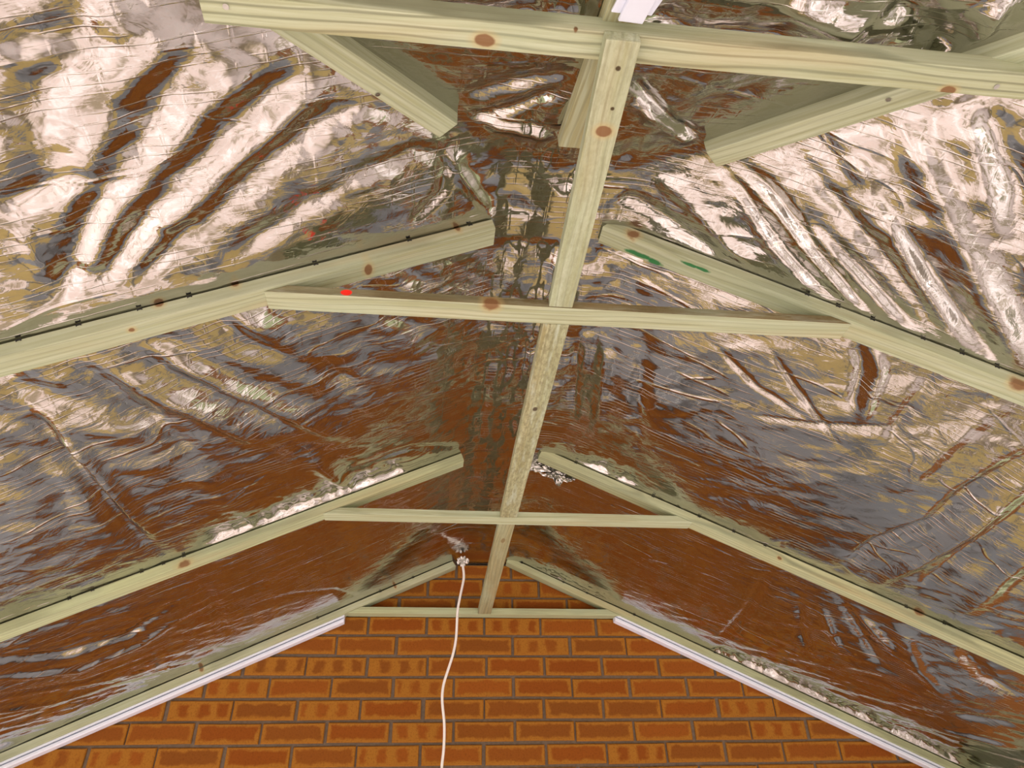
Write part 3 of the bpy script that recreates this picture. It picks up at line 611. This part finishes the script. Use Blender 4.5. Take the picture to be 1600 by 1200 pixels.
# --- held by staples along every rafter, sagging a little between; lips of slack film where it is bunched
pin = np.ones_like(X)
for yk in (Y2, Y3, Y4):
    d = np.maximum(np.abs(Y-(yk+TH/2))-TH/2, 0); pin *= np.where(main, 1, 1-np.exp(-(d/0.014)**2))
dh = np.abs(np.abs(X)-(YHIP-Y))/math.sqrt(2); pin *= 1-np.exp(-(np.maximum(dh-0.02, 0)/0.014)**2)
pin *= 1-np.exp(-(np.maximum(-Y, 0)/0.02)**2)
# fan of long folds running off the left rafter of the nearest pair towards the ridge
p0, p1 = on_slope(187, 540, -1), on_slope(551, 686, -1); dv = (p1-p0)[:2]/np.hypot(*(p1-p0)[:2])
qq = (X-p0[0])*-dv[1]+(Y-p0[1])*dv[0]; dd = Y-(Y2+TH)
mk = (dd > 0)*np.exp(-(np.maximum(dd, 0)/0.42)**2)*np.clip((X+1.15)/0.15, 0, 1)*np.clip((-0.17-X)/0.12, 0, 1)
D += mk*0.0042*np.sin(2*np.pi*qq/0.085 + 2.2*fbm(X/0.35, Y/0.35, 91, 2))
D *= pin
def lip(sd, yk, pa, pb, amp, seed):
    """slack film bulging up in front of a rafter, then dropping steeply to the staples on its front edge"""
    xa, xb = on_slope(*pa, sd)[0], on_slope(*pb, sd)[0]; lo, hi = min(xa, xb), max(xa, xb); d = yk-Y
    e = np.clip((X-lo)/0.05, 0, 1)*np.clip((hi-X)/0.05, 0, 1)*(d > 0)
    return e*amp*np.clip(0.75+0.55*vnoise(X/0.030, Y*0+3.3, seed)+0.25*vnoise(X/0.011, Y/0.02, seed+5), 0.1, 1.4)*(1-np.exp(-(d/0.011)**2))*np.exp(-(d/0.085)**2)
D += lip(-1, Y3, (305, 858), (640, 735), .022, 71) + lip(1, Y4, (1112, 1012), (1490, 1200), .026, 72)
D += lip(1, Y3, (890, 722), (1010, 775), .014, 74) + lip(1, Y4, (820, 885), (960, 948), .008, 76) + lip(-1, Y3, (640, 735), (715, 705), .006, 77)
D += np.where(main, 0.004, 0.005)*np.exp(-(dh/0.06)**2)*np.clip((np.maximum(np.abs(X), YHIP-Y)-0.16)/0.10, 0, 1)*(Y < YHIP-0.05)
D += np.where(main, 0, 1)*np.clip((YHIP-Y)/0.2, 0, 1)*(0.0022*fbm(X/0.09, Y/0.06, 81, 3) + 0.0010*rdg(85, 0.05, 0.05))
T = YHIP-Y; hb = np.clip((T-np.abs(X)-0.03)/0.16, 0, 1); hb = hb*hb*(3-2*hb)
D += np.where(main, 0, 0.052*(1-np.exp(-np.maximum(T-0.03, 0)/0.16))*np.exp(-np.maximum(T, 0)/0.9)*hb)
SAG = np.zeros_like(X)
for ya_, yb_ in ((YFRONT, Y2), (Y2+TH, Y3), (Y3+TH, Y4)):
    u = np.clip((Y-ya_)/(yb_-ya_), 0, 1); SAG += np.where(main, 0, 0.010*np.sin(np.pi*u)**2)
Z = Z + 0.001 + D - SAG*np.clip(np.abs(X)/0.3, 0, 1)
gy, gx = np.gradient(Z, ysg, xs); NRM = np.dstack((gx, gy, -np.ones_like(Z))); NRM /= np.linalg.norm(NRM, axis=2, keepdims=True)

foil = tag(empty('foil_membrane', (0, -1.2, ZRIDGE)), 'crumpled silver reflective foil membrane stapled over all the rafters', 'foil')
r_, c_ = X.shape
idx = np.arange(r_*c_).reshape(r_, c_)
quads = np.stack((idx[:-1, :-1], idx[1:, :-1], idx[1:, 1:], idx[:-1, 1:]), -1).reshape(-1, 4)    # wound to face down
cxm = (X[:-1, :-1]+X[1:, 1:]).ravel()/2; cym = (Y[:-1, :-1]+Y[1:, 1:]).ravel()/2
inside = (np.abs(cxm) < EAVE+0.02) & (cym > YFRONT-0.02)
hipm = (np.abs(cxm) < (YHIP-cym)); ridge = (np.abs(cxm) < 0.135) & ~hipm
V = np.stack((X.ravel(), Y.ravel(), Z.ravel()), -1); NV = NRM.reshape(-1, 3)
for nm, msk, lab in (('slope_sheet', inside & ~hipm & ~ridge & (cxm < 0), 'left slope, swept by diagonal folds'), ('slope_sheet', inside & ~hipm & ~ridge & (cxm > 0), 'right slope, with straight fanned folds'),
                     ('ridge_strip', inside & ridge, 'flat crumpled strip along the ridge'), ('hip_sheet', inside & hipm, 'front hip slope above the nearest tie beam')):
    q = quads[msk]; u, inv = np.unique(q, return_inverse=True); f = inv.reshape(-1, 4)
    me = bpy.data.meshes.new(nm); me.vertices.add(len(u)); me.vertices.foreach_set('co', V[u].astype(np.float32).ravel())
    me.loops.add(f.size); me.loops.foreach_set('vertex_index', f.astype(np.int32).ravel())
    me.polygons.add(len(f)); me.polygons.foreach_set('loop_start', np.arange(0, f.size, 4, dtype=np.int32)); me.polygons.foreach_set('loop_total', np.full(len(f), 4, dtype=np.int32))
    me.update(calc_edges=True); me.validate()
    me.polygons.foreach_set('use_smooth', np.ones(len(f), dtype=bool))
    me.normals_split_custom_set_from_vertices(NV[u].tolist())
    tag(link(nm, me, FOIL, foil), lab)

# small dark boxes along the rafters, standing in for shaded gaps under the film
gap_me = bpy.data.meshes.new('dark_gap'); bm = bmesh.new()
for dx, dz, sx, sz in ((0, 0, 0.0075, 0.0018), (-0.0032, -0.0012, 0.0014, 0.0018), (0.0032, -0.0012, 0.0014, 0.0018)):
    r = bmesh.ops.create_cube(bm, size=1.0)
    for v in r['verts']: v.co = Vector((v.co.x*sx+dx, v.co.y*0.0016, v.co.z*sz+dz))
bm.to_mesh(gap_me); bm.free(); gap_me.materials.append(BLACK)
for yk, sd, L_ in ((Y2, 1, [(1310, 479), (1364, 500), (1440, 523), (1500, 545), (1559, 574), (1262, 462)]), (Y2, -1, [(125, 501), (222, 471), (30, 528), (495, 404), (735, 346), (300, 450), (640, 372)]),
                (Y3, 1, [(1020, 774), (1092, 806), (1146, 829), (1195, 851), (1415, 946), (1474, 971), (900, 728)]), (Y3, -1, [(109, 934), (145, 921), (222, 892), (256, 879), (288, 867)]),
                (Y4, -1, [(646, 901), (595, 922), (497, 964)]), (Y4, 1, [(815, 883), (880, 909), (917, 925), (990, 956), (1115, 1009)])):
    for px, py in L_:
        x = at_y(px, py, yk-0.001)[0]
        o = bpy.data.objects.new('dark_gap', gap_me); COL.objects.link(o); o.parent = foil; o.matrix_parent_inverse = Matrix.Translation(-Vector(foil.location))
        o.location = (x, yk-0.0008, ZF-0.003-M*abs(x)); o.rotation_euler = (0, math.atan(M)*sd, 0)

# crumpled tufts: where the cable comes through, and the torn flap by the middle right rafter
def tuft(name, p, sx, sy, sz, seed, label):
    r = random.Random(seed); bm = bmesh.new(); bmesh.ops.create_icosphere(bm, subdivisions=4, radius=1.0)
    for v in bm.verts:
        n = v.co.normalized(); k = 0.62+0.38*abs(math.sin(n.x*5.3+seed)+math.sin(n.y*6.1+2*n.z*4)*0.7)+r.uniform(-0.09, 0.09)
        v.co = Vector((n.x*k*sx, n.y*k*sy, n.z*k*sz))
    me = bpy.data.meshes.new(name); bm.to_mesh(me); bm.free()
    o = link(name, me, FOIL, foil); o.location = Vector(p); tag(o, label); return o
tuft('foil_tuft', at_y(723, 877, -0.10), 0.020, 0.016, 0.018, 3, 'scrunched foil where the white cable comes through')
def flap(pts_px, y, label, seed):
    r = random.Random(seed); P = [Vector(at_y(px, py, y+dy)) for px, py, dy in pts_px]
    bm = bmesh.new(); n = len(P); c = bm.verts.new(sum(P, Vector())/n + Vector((0, -0.015, 0)))
    vs = [bm.verts.new(p) for p in P]; fs = [bm.faces.new((c, vs[i], vs[(i+1) % n])) for i in range(n)]
    bmesh.ops.subdivide_edges(bm, edges=list(bm.edges), cuts=5, use_grid_fill=True)
    for v in bm.verts: v.co += Vector((r.uniform(-1, 1)*.002, r.uniform(-1, 1)*.006, r.uniform(-1, 1)*.002))
    bmesh.ops.solidify(bm, geom=list(bm.faces), thickness=0.0006)
    me = bpy.data.meshes.new('foil_flap'); bm.to_mesh(me); bm.free(); tag(link('foil_flap', me, FOIL, foil), label)
flap([(830, 722, 0.02), (850, 726, 0.02), (900, 745, 0.02), (898, 752, 0.0), (880, 752, -0.01), (874, 761, -0.01), (862, 748, 0.0), (842, 740, 0.01), (826, 735, 0.02)], Y3+TH+0.02, 'torn foil flap hanging behind the middle right rafter', 4)
